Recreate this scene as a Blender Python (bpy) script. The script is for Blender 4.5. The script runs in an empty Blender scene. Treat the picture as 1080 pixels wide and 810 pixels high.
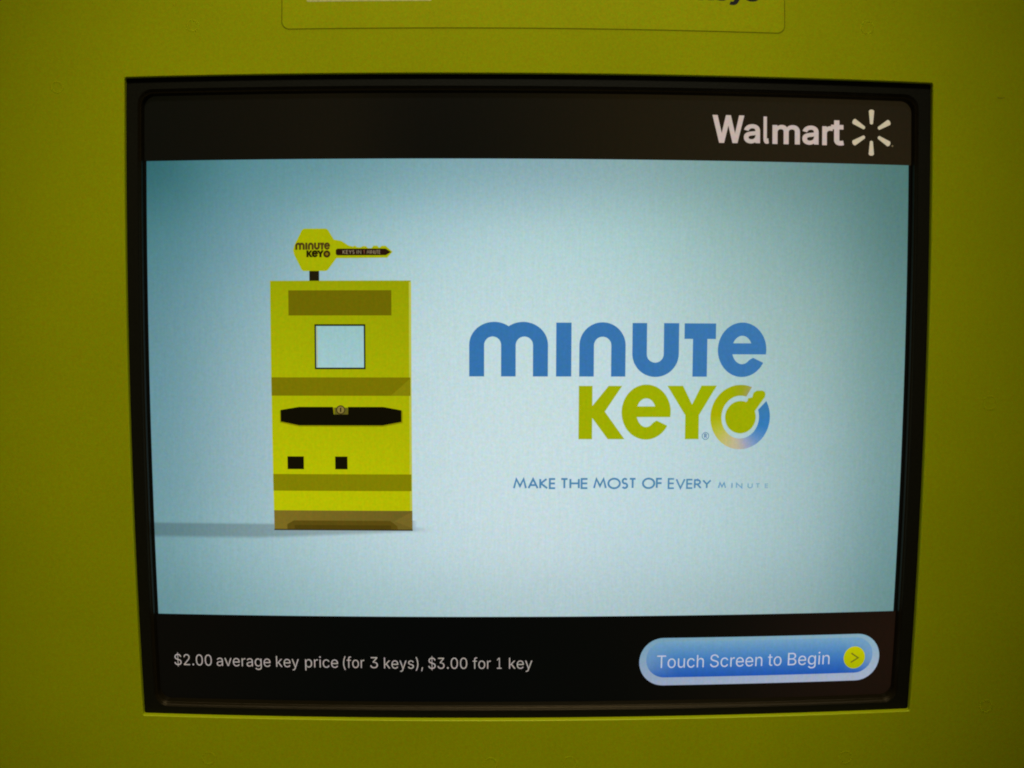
# Close-up of the touch screen set into a chartreuse key-cutting kiosk.
# Layout units are millimetres on the kiosk front: x to the right, y down
# from the top edge of the screen opening, d = depth behind the front sheet.
import bpy, math, random
from mathutils import Matrix, Vector, geometry
random.seed(4)
sc = bpy.context.scene
C = sc.collection
GLYPH = {'$':[446,[[216,-74,202,-74,202,145,202,364,202,583,216,583,230,583,244,583,244,364,244,145,244,-74,230,-74],[263,-9,224,-9,187,-9,155,-3,128,9,100,21,79,38,64,60,49,82,40,107,38,137,60,137,82,137,104,137,106,117,112,101,123,88,134,75,149,65,166,59,184,52,203,49,224,49,247,49,268,53,286,60,304,68,319,78,329,92,340,105,346,121,346,139,346,155,341,169,332,179,323,189,311,198,296,205,281,211,264,217,245,222,224,228,204,234,184,239,142,251,109,268,86,289,63,311,52,339,52,372,52,401,60,426,75,448,90,469,111,486,138,498,164,510,194,516,227,516,261,516,290,510,316,498,342,486,362,469,377,449,392,428,400,404,401,378,380,378,358,378,337,378,335,403,323,423,302,437,281,451,256,459,225,459,203,459,184,455,167,448,151,441,138,431,129,418,120,406,115,391,115,376,115,358,120,344,131,334,142,323,154,314,169,308,184,302,199,297,212,293,230,289,247,284,264,279,279,275,295,270,312,264,328,257,344,248,359,238,373,227,385,214,395,198,404,181,408,162,408,139,408,111,401,86,386,64,372,41,351,24,323,11,296,-2]]],'2':[453,[[172,0,64,0,64,16,64,32,64,47,121,108,177,168,234,229,254,249,270,267,282,282,295,298,304,313,311,327,317,341,320,356,320,371,320,390,316,405,308,419,299,432,288,442,273,449,259,456,242,460,224,460,204,460,187,456,172,447,158,439,147,428,139,413,131,399,127,382,127,362,107,362,86,362,66,362,66,392,72,419,86,442,100,465,119,483,143,496,167,509,194,516,225,516,255,516,282,509,306,497,329,484,348,467,361,445,374,424,381,399,381,372,381,354,378,335,371,318,364,300,353,280,336,259,319,237,296,211,267,180,229,140,191,100,153,60,153,59,153,58,153,57,231,57,310,57,389,57,389,38,389,19,389,0,281,0]]],'.':[187,[[108,-4,95,-4,83,-4,72,0,63,9,54,18,50,28,50,41,50,54,54,65,63,73,72,82,83,87,95,87,108,87,119,82,128,73,137,65,141,54,141,41,141,28,137,18,128,9,119,0]]],'0':[453,[[264,-7,227,-7,189,-7,157,3,130,24,103,45,83,74,69,113,55,152,48,199,48,254,48,309,55,356,69,395,83,434,104,464,130,484,157,505,189,516,227,516,264,516,296,505,323,484,350,464,370,434,384,395,398,356,405,309,405,254,405,199,398,152,384,113,370,74,350,45,323,24,297,3],[202,50,227,50,252,50,273,58,290,74,308,90,321,113,330,144,339,174,344,211,344,254,344,297,339,334,330,365,321,395,308,419,290,435,273,451,252,460,227,460,202,460,180,451,163,435,146,419,132,395,123,365,114,334,109,297,109,254,109,211,114,174,123,144,132,113,146,90,163,74,180,58]]],'a':[389,[[182,-9,160,-9,136,-9,114,-4,94,5,75,14,59,27,48,45,36,62,30,83,30,108,30,130,35,147,43,161,52,175,63,185,78,193,92,201,108,207,125,211,143,215,160,218,178,220,201,223,219,225,234,227,248,228,258,231,265,235,272,239,276,245,276,255,276,255,276,256,276,257,276,272,273,286,267,297,261,308,252,316,240,322,228,328,213,331,196,331,178,331,162,328,149,322,136,317,126,309,118,301,110,292,104,283,100,274,80,280,61,285,41,291,50,314,62,332,79,346,95,360,113,369,133,375,153,381,173,384,194,384,208,384,223,383,239,379,255,376,271,370,286,360,301,351,313,338,322,320,332,303,337,280,337,251,337,168,337,84,337,0,317,0,297,0,277,0,277,17,277,35,277,52,275,52,274,52,272,52,268,43,261,34,252,25,243,15,230,7,215,1,200,-5],[155,45,170,45,193,45,212,50,228,59,243,68,255,79,263,93,271,107,276,122,276,138,276,155,276,173,276,190,273,187,268,184,259,182,251,180,242,178,231,176,221,174,210,172,200,171,190,170,182,169,175,168,161,166,147,163,134,159,121,154,111,148,103,139,96,131,92,119,92,105,92,92,95,81,102,72,109,63,118,57,130,52,142,48]]],'v':[389,[[184,0,163,0,114,126,66,253,17,379,40,379,62,379,84,379,111,305,138,230,165,155,174,132,181,110,187,87,193,64,199,42,206,21,198,21,191,21,184,21,191,42,197,64,203,87,209,110,216,132,224,155,251,230,278,305,305,379,327,379,349,379,371,379,323,253,275,126,226,0,205,0]]],'e':[403,[[238,-8,212,-8,175,-8,143,0,117,16,90,33,70,56,56,85,41,114,34,148,34,187,34,226,41,260,55,290,69,319,89,343,115,359,141,376,171,384,205,384,226,384,246,381,266,374,285,367,303,356,319,341,335,326,348,306,357,282,366,258,371,228,371,194,371,186,371,178,371,169,272,169,174,169,75,169,75,187,75,204,75,221,163,221,250,221,338,221,329,215,319,208,310,202,310,227,306,249,298,269,290,288,278,303,263,314,247,325,228,330,205,330,182,330,163,325,146,313,130,302,118,288,109,270,100,251,96,232,96,211,96,200,96,189,96,178,96,150,101,126,110,106,120,87,134,72,151,61,168,51,189,46,212,46,228,46,241,48,254,53,266,57,277,64,285,73,294,82,301,93,306,105,325,101,345,96,365,91,359,71,349,54,335,39,321,24,303,13,283,4,262,-4]]],'r':[259,[[73,0,53,0,53,126,53,253,53,379,72,379,92,379,112,379,112,360,112,340,112,321,113,321,114,321,115,321,122,340,135,355,152,367,170,379,190,385,213,385,218,385,223,385,229,384,235,384,240,384,243,384,243,363,243,343,243,322,242,323,237,323,230,324,223,325,215,326,207,326,189,326,173,322,159,315,145,307,134,297,126,284,118,270,114,255,114,237,114,158,114,79,114,0,93,0]]],'g':[425,[[238,-151,207,-151,179,-151,155,-147,134,-140,113,-132,96,-123,82,-110,69,-98,58,-84,51,-69,67,-60,84,-50,101,-41,107,-49,113,-57,122,-66,130,-75,141,-82,154,-88,168,-94,186,-97,207,-97,238,-97,263,-90,282,-75,302,-60,311,-37,311,-6,311,19,311,44,311,68,310,68,308,68,306,68,301,60,295,51,287,41,278,32,267,23,252,16,238,8,219,5,195,5,164,5,137,12,113,27,88,41,69,62,55,90,41,118,34,152,34,191,34,230,41,264,55,293,69,322,88,345,112,361,137,376,165,384,196,384,220,384,239,381,253,373,268,365,280,356,288,346,297,336,303,327,308,319,309,319,311,319,313,319,313,339,313,359,313,379,333,379,353,379,372,379,372,250,372,121,372,-9,372,-42,365,-69,350,-90,335,-111,316,-126,291,-136,266,-146],[181,59,205,59,228,59,248,64,264,75,280,86,292,101,300,121,308,141,312,165,312,193,312,220,308,243,300,264,292,284,280,301,264,312,248,324,228,330,205,330,181,330,161,324,145,312,129,299,117,283,109,262,100,242,96,219,96,193,96,166,100,143,109,123,117,103,129,87,145,76,162,65]]],'k':[380,[[132,158,110,137,110,162,110,187,110,212,113,212,117,212,121,212,175,268,230,323,284,379,310,379,335,379,360,379,301,319,243,259,184,199,182,199,179,199,177,199,155,178],[73,0,53,0,53,170,53,339,53,509,73,509,93,509,114,509,114,339,114,170,114,0,93,0],[320,0,294,0,245,62,197,124,148,186,162,200,177,214,191,229,252,152,312,76,372,0,346,0]]],'y':[389,[[51,-140,47,-139,52,-121,57,-103,61,-86,65,-86,68,-87,71,-87,83,-90,94,-91,104,-89,114,-87,122,-82,130,-74,138,-66,145,-53,151,-36,155,-24,159,-13,163,-1,114,126,66,252,17,379,40,379,62,379,84,379,111,305,138,230,165,155,174,132,181,109,187,87,193,64,199,42,206,21,198,21,191,21,184,21,190,42,196,64,202,87,209,110,216,132,224,155,251,230,278,305,305,379,327,379,349,379,371,379,316,234,260,88,204,-58,196,-78,187,-94,177,-107,166,-120,153,-129,139,-136,125,-142,109,-145,91,-145,81,-145,72,-144,65,-143,57,-142]]],'p':[424,[[73,-143,53,-143,53,31,53,205,53,379,72,379,92,379,112,379,112,359,112,339,112,319,114,319,116,319,118,319,123,327,129,336,137,346,145,356,157,365,171,373,186,381,205,384,229,384,261,384,289,376,313,361,337,345,356,322,370,293,383,263,390,229,390,189,390,149,383,114,370,84,356,55,337,32,313,16,289,0,261,-8,229,-8,206,-8,187,-4,173,4,158,12,146,21,138,31,130,42,123,51,118,59,117,59,115,59,114,59,114,-8,114,-76,114,-143,93,-143],[197,47,220,47,244,47,263,53,279,66,295,78,308,95,316,117,324,138,328,162,328,189,328,216,324,240,316,261,308,282,296,299,280,311,264,324,244,330,220,330,197,330,177,324,161,312,145,300,133,284,125,263,117,242,113,217,113,189,113,161,117,136,125,115,133,94,146,77,162,65,178,53]]],'i':[166,[[73,0,53,0,53,126,53,253,53,379,73,379,93,379,114,379,114,253,114,126,114,0,93,0],[95,443,84,443,72,443,62,447,54,455,45,462,41,472,41,483,41,494,45,504,54,512,62,520,72,524,84,524,95,524,106,520,114,512,122,504,126,494,126,483,126,472,122,462,114,455,106,447]]],'c':[395,[[226,-8,207,-8,173,-8,143,0,117,16,91,33,71,56,56,85,41,114,34,149,34,187,34,227,41,262,56,291,71,321,91,343,117,360,143,376,173,384,207,384,226,384,243,382,260,377,276,372,292,365,305,356,319,347,330,335,340,322,350,309,357,294,362,277,342,272,322,267,303,262,300,272,296,281,290,289,285,297,278,305,270,311,262,317,253,322,242,325,232,328,220,330,207,330,182,330,161,323,145,310,129,297,116,280,108,258,100,237,96,213,96,187,96,162,100,139,108,117,116,96,129,79,145,66,161,53,182,46,207,46,220,46,232,48,243,52,253,55,263,60,271,66,279,72,286,80,292,89,297,97,301,107,304,117,324,112,343,107,363,102,358,85,351,70,341,56,332,43,320,31,306,21,293,12,277,4,261,-1,244,-6]]],'(':[273,[[89,156,89,207,89,244,93,283,101,324,108,364,119,404,132,441,145,479,160,511,177,539,196,539,216,539,236,539,219,504,204,467,191,428,178,389,168,351,161,313,155,276,151,240,151,207,151,176,154,146,160,115,166,83,176,51,188,16,201,-18,217,-56,236,-96,216,-96,196,-96,177,-96,148,-47,126,3,111,55,97,106]]],'f':[253,[[154,379,228,379,228,362,228,344,228,327,154,327,80,327,6,327,6,344,6,362,6,379,80,379],[101,0,81,0,81,144,81,288,81,432,81,453,86,471,96,486,106,500,119,511,135,519,152,526,169,530,187,530,201,530,213,529,222,527,232,525,238,523,243,521,238,503,233,486,227,468,224,470,220,471,215,472,210,473,203,474,195,474,176,474,163,469,154,460,146,451,142,437,142,419,142,279,142,140,142,0,121,0]]],'o':[415,[[242,-8,207,-8,173,-8,143,0,117,16,91,33,71,56,56,85,41,114,34,149,34,187,34,227,41,262,56,291,71,321,91,343,117,360,143,376,173,384,207,384,242,384,273,376,299,360,325,343,345,321,359,291,374,262,381,227,381,187,381,149,374,114,359,85,345,56,325,33,299,16,273,0],[182,46,207,46,233,46,254,53,270,66,287,79,299,96,307,117,315,139,319,162,319,187,319,213,315,236,307,258,299,280,287,297,270,310,254,323,233,330,207,330,182,330,161,323,145,310,129,297,116,280,108,258,100,237,96,213,96,187,96,162,100,139,108,117,116,96,129,79,145,66,161,53]]],')':[273,[[57,-96,37,-96,57,-55,73,-17,86,18,98,53,107,85,113,116,119,147,122,177,122,207,122,240,118,276,112,313,105,351,95,389,82,428,70,467,55,504,37,539,57,539,77,539,97,539,113,511,128,479,142,441,155,404,165,364,173,323,180,283,184,244,184,207,184,156,177,104,161,53,146,2,125,-48,97,-96,77,-96]]],'s':[365,[[211,-8,182,-8,156,-8,133,-4,112,3,92,11,75,23,62,38,49,53,40,72,36,94,55,98,74,102,94,107,99,86,109,70,124,60,139,50,158,45,181,45,208,45,229,51,244,62,260,74,268,87,268,103,268,116,263,127,254,136,245,144,231,151,212,155,191,160,170,165,149,170,115,178,89,191,72,208,55,225,47,247,47,274,47,296,53,315,65,332,77,348,94,361,115,370,136,380,160,384,187,384,213,384,235,380,254,372,272,365,287,353,299,339,310,325,319,309,324,290,305,286,287,281,268,277,263,292,255,304,243,316,230,327,212,333,187,333,165,333,146,327,131,317,116,306,109,293,109,277,109,263,114,252,124,243,134,235,150,228,172,223,191,218,210,214,229,209,264,201,290,188,306,171,323,154,331,133,331,107,331,84,325,64,312,47,300,30,282,16,260,6,237,-3]]],',':[187,[[53,-119,38,-119,48,-56,58,8,68,71,91,71,114,71,137,71,119,8,102,-56,84,-119,69,-119]]],'3':[453,[[252,-7,218,-7,187,-7,158,-1,133,10,107,21,86,37,70,57,54,78,46,103,44,132,66,132,87,132,109,132,111,114,117,99,126,87,136,75,149,65,165,59,181,53,199,50,219,50,239,50,258,53,275,61,292,68,305,79,315,93,324,107,329,124,329,145,329,163,325,181,316,196,307,212,293,224,275,234,256,243,231,248,201,248,186,248,172,248,157,248,157,265,157,282,157,299,200,349,244,399,288,448,288,450,288,451,288,452,215,452,142,452,70,452,70,471,70,490,70,509,171,509,272,509,372,509,372,493,372,477,372,461,319,400,265,339,211,278,211,282,211,285,211,289,249,293,281,288,308,276,335,263,356,246,371,222,386,199,393,173,393,145,393,115,385,89,370,66,355,43,335,25,309,12,282,0]]],'1':[453,[[181,0,76,0,76,18,76,36,76,55,181,55,286,55,391,55,391,36,391,18,391,0,286,0],[250,509,276,509,276,339,276,170,276,0,255,0,234,0,212,0,212,149,212,299,212,448,211,448,210,448,209,448,168,418,127,388,86,358,86,381,86,404,86,427,123,454,161,481,198,509,224,509]]],'T':[448,[[85,452,32,452,32,471,32,490,32,509,160,509,288,509,417,509,417,490,417,471,417,452,363,452,310,452,257,452,257,301,257,151,257,0,235,0,214,0,193,0,193,151,193,301,193,452,139,452]]],'u':[410,[[211,-5,182,-5,157,-5,134,0,115,11,95,21,80,37,69,59,58,80,53,107,53,139,53,219,53,299,53,379,73,379,93,379,114,379,114,301,114,222,114,144,114,114,121,91,137,75,152,58,173,50,200,50,218,50,235,54,249,62,264,70,275,81,283,97,292,112,296,131,296,153,296,228,296,304,296,379,316,379,337,379,357,379,357,253,357,126,357,0,337,0,318,0,298,0,298,31,298,61,298,92,301,92,304,92,307,92,295,57,279,32,257,17,235,2]]],'h':[410,[[114,249,114,227,114,151,114,76,114,0,93,0,73,0,53,0,53,170,53,339,53,509,73,509,93,509,114,509,114,435,114,361,114,287,110,287,106,287,102,287,114,322,131,347,152,362,174,377,199,384,227,384,253,384,276,379,295,369,315,358,330,342,341,321,352,299,357,273,357,240,357,160,357,80,357,0,337,0,316,0,296,0,296,78,296,157,296,235,296,265,288,288,273,304,258,321,237,329,210,329,192,329,175,325,161,317,146,309,135,298,126,283,118,267]]],'S':[446,[[263,-9,224,-9,187,-9,155,-3,128,9,100,21,79,38,64,60,49,82,40,107,38,137,60,137,82,137,104,137,106,117,112,101,123,88,134,75,149,65,166,59,184,52,203,49,224,49,247,49,268,53,286,60,304,68,319,78,329,92,340,105,346,121,346,139,346,155,341,169,332,179,323,189,311,198,296,205,281,211,264,217,245,222,224,228,204,234,184,239,142,251,109,268,86,289,63,311,52,339,52,372,52,401,60,426,75,448,90,469,111,486,138,498,164,510,194,516,227,516,261,516,290,510,316,498,342,486,362,469,377,449,392,428,400,404,401,378,380,378,358,378,337,378,335,403,323,423,302,437,281,451,256,459,225,459,203,459,184,455,167,448,151,441,138,431,129,418,120,406,115,391,115,376,115,358,120,344,131,334,142,323,154,314,169,308,184,302,199,297,212,293,230,289,247,284,264,279,279,275,295,270,312,264,328,257,344,248,359,238,373,227,385,214,395,198,404,181,408,162,408,139,408,111,401,86,386,64,372,41,351,24,323,11,296,-2]]],'n':[409,[[114,249,114,227,114,151,114,76,114,0,93,0,73,0,53,0,53,126,53,253,53,379,72,379,92,379,112,379,112,349,112,318,112,287,109,287,106,287,102,287,114,322,131,347,152,362,174,377,199,384,227,384,253,384,276,379,295,369,314,358,330,342,341,321,352,299,357,273,357,240,357,160,357,80,357,0,337,0,316,0,296,0,296,78,296,157,296,235,296,265,288,288,273,304,258,321,237,329,210,329,192,329,175,325,161,317,146,309,135,298,126,283,118,267]]],'t':[227,[[138,379,204,379,204,362,204,344,204,327,138,327,72,327,6,327,6,344,6,362,6,379,72,379],[65,345,65,471,85,471,106,471,126,471,126,347,126,222,126,98,126,81,129,69,136,61,143,54,154,50,170,50,174,50,179,50,185,51,191,52,197,53,202,54,206,36,209,19,213,2,207,0,200,-2,192,-3,184,-4,176,-4,168,-4,136,-4,110,4,92,21,74,38,65,62,65,93,65,219]]],'B':[456,[[122,0,60,0,60,170,60,339,60,509,120,509,181,509,241,509,276,509,306,503,329,491,352,479,369,462,381,442,392,422,398,399,398,374,398,352,394,334,387,320,379,306,369,294,356,286,344,277,330,271,315,267,315,265,315,264,315,262,331,261,347,255,363,245,379,235,392,221,402,203,413,185,418,163,418,136,418,111,412,87,400,67,388,46,370,30,344,18,319,6,287,0,247,0,184,0],[125,115,125,57,165,57,205,57,245,57,284,57,313,65,330,80,347,95,355,114,355,137,355,154,351,170,342,184,334,198,321,209,306,218,290,227,271,231,248,231,207,231,166,231,125,231,125,173],[125,341,125,285,162,285,200,285,238,285,257,285,273,289,288,296,303,303,315,313,323,326,332,339,336,355,336,372,336,395,328,414,313,429,297,444,273,452,240,452,202,452,163,452,125,452,125,396]]],'W':[686,[[180,0,155,0,109,170,63,339,16,509,38,509,60,509,82,509,109,404,136,300,163,196,168,179,172,163,175,145,179,128,183,111,187,94,190,76,194,58,197,40,194,40,192,40,189,40,193,58,196,76,200,94,203,111,207,128,211,145,215,163,220,179,224,196,251,300,279,404,306,509,331,509,355,509,380,509,407,404,434,300,462,196,466,179,470,163,474,145,478,128,482,111,486,94,490,76,494,58,497,40,494,40,491,40,488,40,492,58,495,76,499,94,502,111,506,128,510,145,515,163,519,179,523,196,550,300,576,404,603,509,625,509,647,509,670,509,623,339,577,170,530,0,505,0,480,0,455,0,426,108,397,215,368,323,362,344,357,367,351,391,346,416,341,444,336,475,341,475,345,475,350,475,345,445,340,419,335,395,330,371,324,347,318,323,289,215,260,108,230,0,205,0]]],'l':[189,[[147,-2,139,-2,110,-2,88,5,74,20,60,35,53,57,53,84,53,226,53,367,53,509,73,509,93,509,114,509,114,372,114,235,114,99,114,81,116,69,120,62,125,55,133,52,146,52,152,52,157,52,160,53,164,53,167,54,170,54,173,37,177,20,181,3,175,1,169,0,162,-1,154,-2]]],'m':[609,[[73,0,53,0,53,126,53,253,53,379,72,379,92,379,112,379,112,351,112,323,112,295,111,295,109,295,108,295,113,316,121,332,132,346,144,359,157,369,172,376,187,383,203,386,219,386,247,386,270,378,287,361,305,344,316,322,321,295,318,295,315,295,312,295,317,313,325,329,337,343,349,357,364,367,381,375,398,382,416,386,437,386,459,386,479,381,497,372,515,362,530,348,541,328,551,309,557,285,557,255,557,170,557,85,557,0,536,0,516,0,496,0,496,85,496,169,496,254,496,281,488,301,473,313,457,325,439,330,419,330,402,330,387,327,374,320,362,313,352,303,345,290,339,278,335,263,335,247,335,165,335,82,335,0,315,0,295,0,274,0,274,87,274,173,274,260,274,281,267,298,253,311,239,324,221,330,199,330,185,330,171,327,158,320,144,313,134,303,126,289,118,276,114,258,114,238,114,159,114,79,114,0,93,0]]]}

# ------------------------------------------------------------------ space
BOW = 0.668583          # lens barrel distortion built into the shape of opening and screen
BX, BY = -0.00856, 0.135735
def P(x, y, d=0.0):
    x, y = x/1000.0, y/1000.0
    dx, dy = x-BX, y-BY
    s = 1-BOW*min(dx*dx+dy*dy, 0.12)
    return Vector((BX+dx*s, d/1000.0, -(BY+dy*s)))

def lin(c):
    out = []
    for v in c[:3]:
        v = max(0.0, min(255.0, v))/255.0
        out.append(v/12.92 if v <= 0.04045 else ((v+0.055)/1.055)**2.4)
    return out

# ------------------------------------------------------------------ objects
def tag(o, label=None, cat=None, group=None, kind=None):
    if label: o['label'] = label
    if cat: o['category'] = cat
    if group: o['group'] = group
    if kind: o['kind'] = kind
    return o

def empty(name, loc):
    o = bpy.data.objects.new(name, None); C.objects.link(o); o.location = loc
    o.empty_display_size = 0.05
    return o

def link(name, me, mat, parent):
    o = bpy.data.objects.new(name, me); C.objects.link(o)
    me.materials.append(mat)
    if parent is not None:
        o.parent = parent
        w = Vector((0, 0, 0)); p = parent
        while p is not None:
            w += p.location; p = p.parent
        for v in me.vertices: v.co -= w
    return o

def fill(loops):
    """triangles of the nonzero-winding fill of closed outlines, which may overlap themselves"""
    vs = []; es = []
    for L in loops:
        b = len(vs); n = len(L)
        vs += [Vector(p) for p in L]; es += [(b+i, b+(i+1) % n) for i in range(n)]
    ov, oe, of, *_ = geometry.delaunay_2d_cdt(vs, es, [], 0, 1e-5)
    out = []
    for f in of:
        cx = sum(ov[i][0] for i in f)/len(f); cy = sum(ov[i][1] for i in f)/len(f); w = 0
        for L in loops:
            for i in range(len(L)):
                (x1, y1), (x2, y2) = L[i-1], L[i]
                if (y1 > cy) != (y2 > cy) and cx < (x2-x1)*(cy-y1)/(y2-y1)+x1: w += 1 if y2 > y1 else -1
        if w: out.append(list(f))
    return [(v[0], v[1]) for v in ov], out

class Flat:
    """Coloured flat shapes on the screen: verts carry a colour attribute."""
    def __init__(s, d): s.v = []; s.f = []; s.c = []; s.d = d
    def poly(s, loops, col, dd=0.0):
        if len(loops) > 1:      # holes run against their outline
            a0 = area(loops[0]); loops = [loops[0]]+[L if area(L)*a0 < 0 else L[::-1] for L in loops[1:]]
        s.raw(loops, col, dd)
    def raw(s, loops, col, dd=0.0):
        pts, tri = fill(loops)
        b = len(s.v)
        for x, y in pts:
            s.v.append(P(x, y, s.d-dd)); s.c.append(lin(col(x, y) if callable(col) else col))
        for t in tri: s.face([b+i for i in t])
    def face(s, idx):
        a, b2, c2 = (s.v[i] for i in idx[:3])
        n = (b2-a).cross(c2-a)
        if n.length < 1e-16: return
        s.f.append(idx if n.y < 0 else idx[::-1])
    def rect(s, x0, y0, x1, y1, col, dd=0.0, nx=1, ny=1):
        s.grid([x0+(x1-x0)*i/nx for i in range(nx+1)], [y0+(y1-y0)*j/ny for j in range(ny+1)], col, dd)
    def grid(s, xs, ys, col, dd=0.0):
        b = len(s.v); n = len(xs)
        for y in ys:
            for x in xs:
                s.v.append(P(x, y, s.d-dd)); s.c.append(lin(col(x, y) if callable(col) else col))
        for j in range(len(ys)-1):
            for i in range(n-1):
                q = b+j*n+i; s.face([q, q+n, q+n+1, q+1])
    def rows(s, prof, col, dd=0.0):
        """prof: list of (y, x0, x1)"""
        b = len(s.v); M = 8
        for y, x0, x1 in prof:
            for k in range(M+1):
                x = x0+(x1-x0)*k/M
                s.v.append(P(x, y, s.d-dd)); s.c.append(lin(col(x, y) if callable(col) else col))
        for j in range(len(prof)-1):
            for k in range(M):
                q = b+j*(M+1)+k; s.face([q, q+M+1, q+M+2, q+1])
    def stroke(s, pts, w, col, dd=0.0):
        n = len(pts); Lf = []; Rt = []
        closed = n > 3 and abs(pts[0][0]-pts[-1][0])+abs(pts[0][1]-pts[-1][1]) < 1e-6
        for i in range(n):
            a = pts[i-1] if i > 0 else (pts[-2] if closed else None)
            c = pts[i+1] if i < n-1 else (pts[1] if closed else None)
            p = pts[i]; ds = []
            for q, r in ((a, p), (p, c)):
                if q is None or r is None: continue
                l = math.hypot(r[0]-q[0], r[1]-q[1]) or 1e-9
                ds.append(((r[0]-q[0])/l, (r[1]-q[1])/l))
            tx = sum(d[0] for d in ds); ty = sum(d[1] for d in ds); l = math.hypot(tx, ty) or 1e-9
            tx /= l; ty /= l
            k = 1.0
            if len(ds) == 2: k = min(2.2, 1/max(0.35, tx*ds[0][0]+ty*ds[0][1]))
            Lf.append((p[0]-ty*w/2*k, p[1]+tx*w/2*k)); Rt.append((p[0]+ty*w/2*k, p[1]-tx*w/2*k))
        b = len(s.v)
        for A, B in zip(Lf, Rt):
            for x, y in (A, B):
                s.v.append(P(x, y, s.d-dd)); s.c.append(lin(col(x, y) if callable(col) else col))
        for i in range(n-1):
            q = b+2*i; s.face([q, q+1, q+3, q+2])
    def build(s, name, parent, mat=None):
        me = bpy.data.meshes.new(name)
        me.from_pydata([tuple(v) for v in s.v], [], s.f)
        at = me.color_attributes.new('picture', 'FLOAT_COLOR', 'POINT')
        for i, c in enumerate(s.c): at.data[i].color = (c[0], c[1], c[2], 1)
        return link(name, me, mat or M['lcd'], parent)

def solid(name, verts, faces, mat, parent, smooth=False, bevel=None):
    me = bpy.data.meshes.new(name)
    me.from_pydata([tuple(v) for v in verts], [], faces)
    o = link(name, me, mat, parent)
    if smooth:
        for p in me.polygons: p.use_smooth = True
    return o

# ------------------------------------------------------------------ outlines
def ell(cx, cy, rx, ry, a0, a1, n=20):
    """degrees, counter-clockwise as seen (y is down, so up is minus)"""
    return [(cx+rx*math.cos(math.radians(a0+(a1-a0)*i/n)), cy-ry*math.sin(math.radians(a0+(a1-a0)*i/n))) for i in range(n+1)]

def rrect(x0, y0, x1, y1, r, n=8, seg=24):
    """rounded rectangle outline with subdivided sides, clockwise from the top left"""
    pts = []
    cs = [(x0+r, y0+r, 180, 90), (x1-r, y0+r, 90, 0), (x1-r, y1-r, 0, -90), (x0+r, y1-r, -90, -180)]
    for i, (cx, cy, a0, a1) in enumerate(cs):
        arc = ell(cx, cy, r, r, a0, a1, n); pts += arc
        nx = ell(*cs[(i+1) % 4][:2], r, r, cs[(i+1) % 4][2], cs[(i+1) % 4][3], n)[0]
        for k in range(1, seg): pts.append((arc[-1][0]+(nx[0]-arc[-1][0])*k/seg, arc[-1][1]+(nx[1]-arc[-1][1])*k/seg))
    return pts

def bez(a, b, c, d, n):
    return [tuple(((1-t)**3)*a[k]+3*((1-t)**2)*t*b[k]+3*(1-t)*t*t*c[k]+t**3*d[k] for k in (0, 1)) for t in (i/n for i in range(n))]

def area(L): return 0.5*sum(L[i-1][0]*L[i][1]-L[i][0]*L[i-1][1] for i in range(len(L)))

def inside(p, L):
    r = False
    for i in range(len(L)):
        (x1, y1), (x2, y2) = L[i-1], L[i]
        if (y1 > p[1]) != (y2 > p[1]) and p[0] < (x2-x1)*(p[1]-y1)/(y2-y1)+x1: r = not r
    return r

def embolden(L, d):
    out = []; n = len(L)
    for i in range(n):
        a, p, c = L[i-1], L[i], L[(i+1) % n]
        u = (p[0]-a[0], p[1]-a[1]); v = (c[0]-p[0], c[1]-p[1])
        lu = math.hypot(*u) or 1e-9; lv = math.hypot(*v) or 1e-9
        n1 = (-u[1]/lu, u[0]/lu); n2 = (-v[1]/lv, v[0]/lv)
        m = (n1[0]+n2[0], n1[1]+n2[1]); q = 1+n1[0]*n2[0]+n1[1]*n2[1]
        q = max(q, 0.5)
        out.append((p[0]+m[0]/q*d, p[1]+m[1]/q*d))
    return out

def glyph(ch, bold=0.0):
    """outlines in thousandths of an em, y up"""
    loops = []
    for flat in GLYPH[ch][1]:
        pts = [flat[i:i+6] for i in range(0, len(flat), 6)]
        L = []
        for i in range(len(pts)):
            p, q = pts[i], pts[(i+1) % len(pts)]
            st = (p[4], p[5]) == (p[2], p[3]) and (q[0], q[1]) == (q[2], q[3])
            a, b, c, d = (p[2], p[3]), (p[4], p[5]), (q[0], q[1]), (q[2], q[3])
            cr = abs((b[0]-a[0])*(d[1]-a[1])-(b[1]-a[1])*(d[0]-a[0]))+abs((c[0]-a[0])*(d[1]-a[1])-(c[1]-a[1])*(d[0]-a[0]))
            ln = math.hypot(d[0]-a[0], d[1]-a[1]) or 1
            L += [a] if (st or cr/ln < 1.5) else bez(a, b, c, d, 5)
        M2 = [L[0]]
        for p in L[1:]:
            if abs(p[0]-M2[-1][0])+abs(p[1]-M2[-1][1]) > 0.5: M2.append(p)
        if abs(M2[0][0]-M2[-1][0])+abs(M2[0][1]-M2[-1][1]) < 0.5: M2.pop()
        loops.append(M2)
    big = max(loops, key=lambda L: abs(area(L)))
    sg = -1 if area(big) > 0 else 1
    if bold: loops = [embolden(L, sg*bold) for L in loops]
    return loops

def word(fl, txt, x0, x1, base, size, col, bold=0.0, dd=0.0):
    """txt set between x0 and x1 (its ink), baseline at y = base, em size in mm"""
    items = []; pen = 0
    for ch in txt:
        items.append((glyph(ch, bold), pen)); pen += GLYPH[ch][0]
    xs = [p[0]+pn for g, pn in items for p in sum(g, [])]
    a, b = min(xs), max(xs); k = (x1-x0)/(b-a)
    for g, pn in items:
        fl.raw([[(x0+(p[0]+pn-a)*k, base-p[1]*size/1000) for p in L] for L in g], col, dd)

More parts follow.
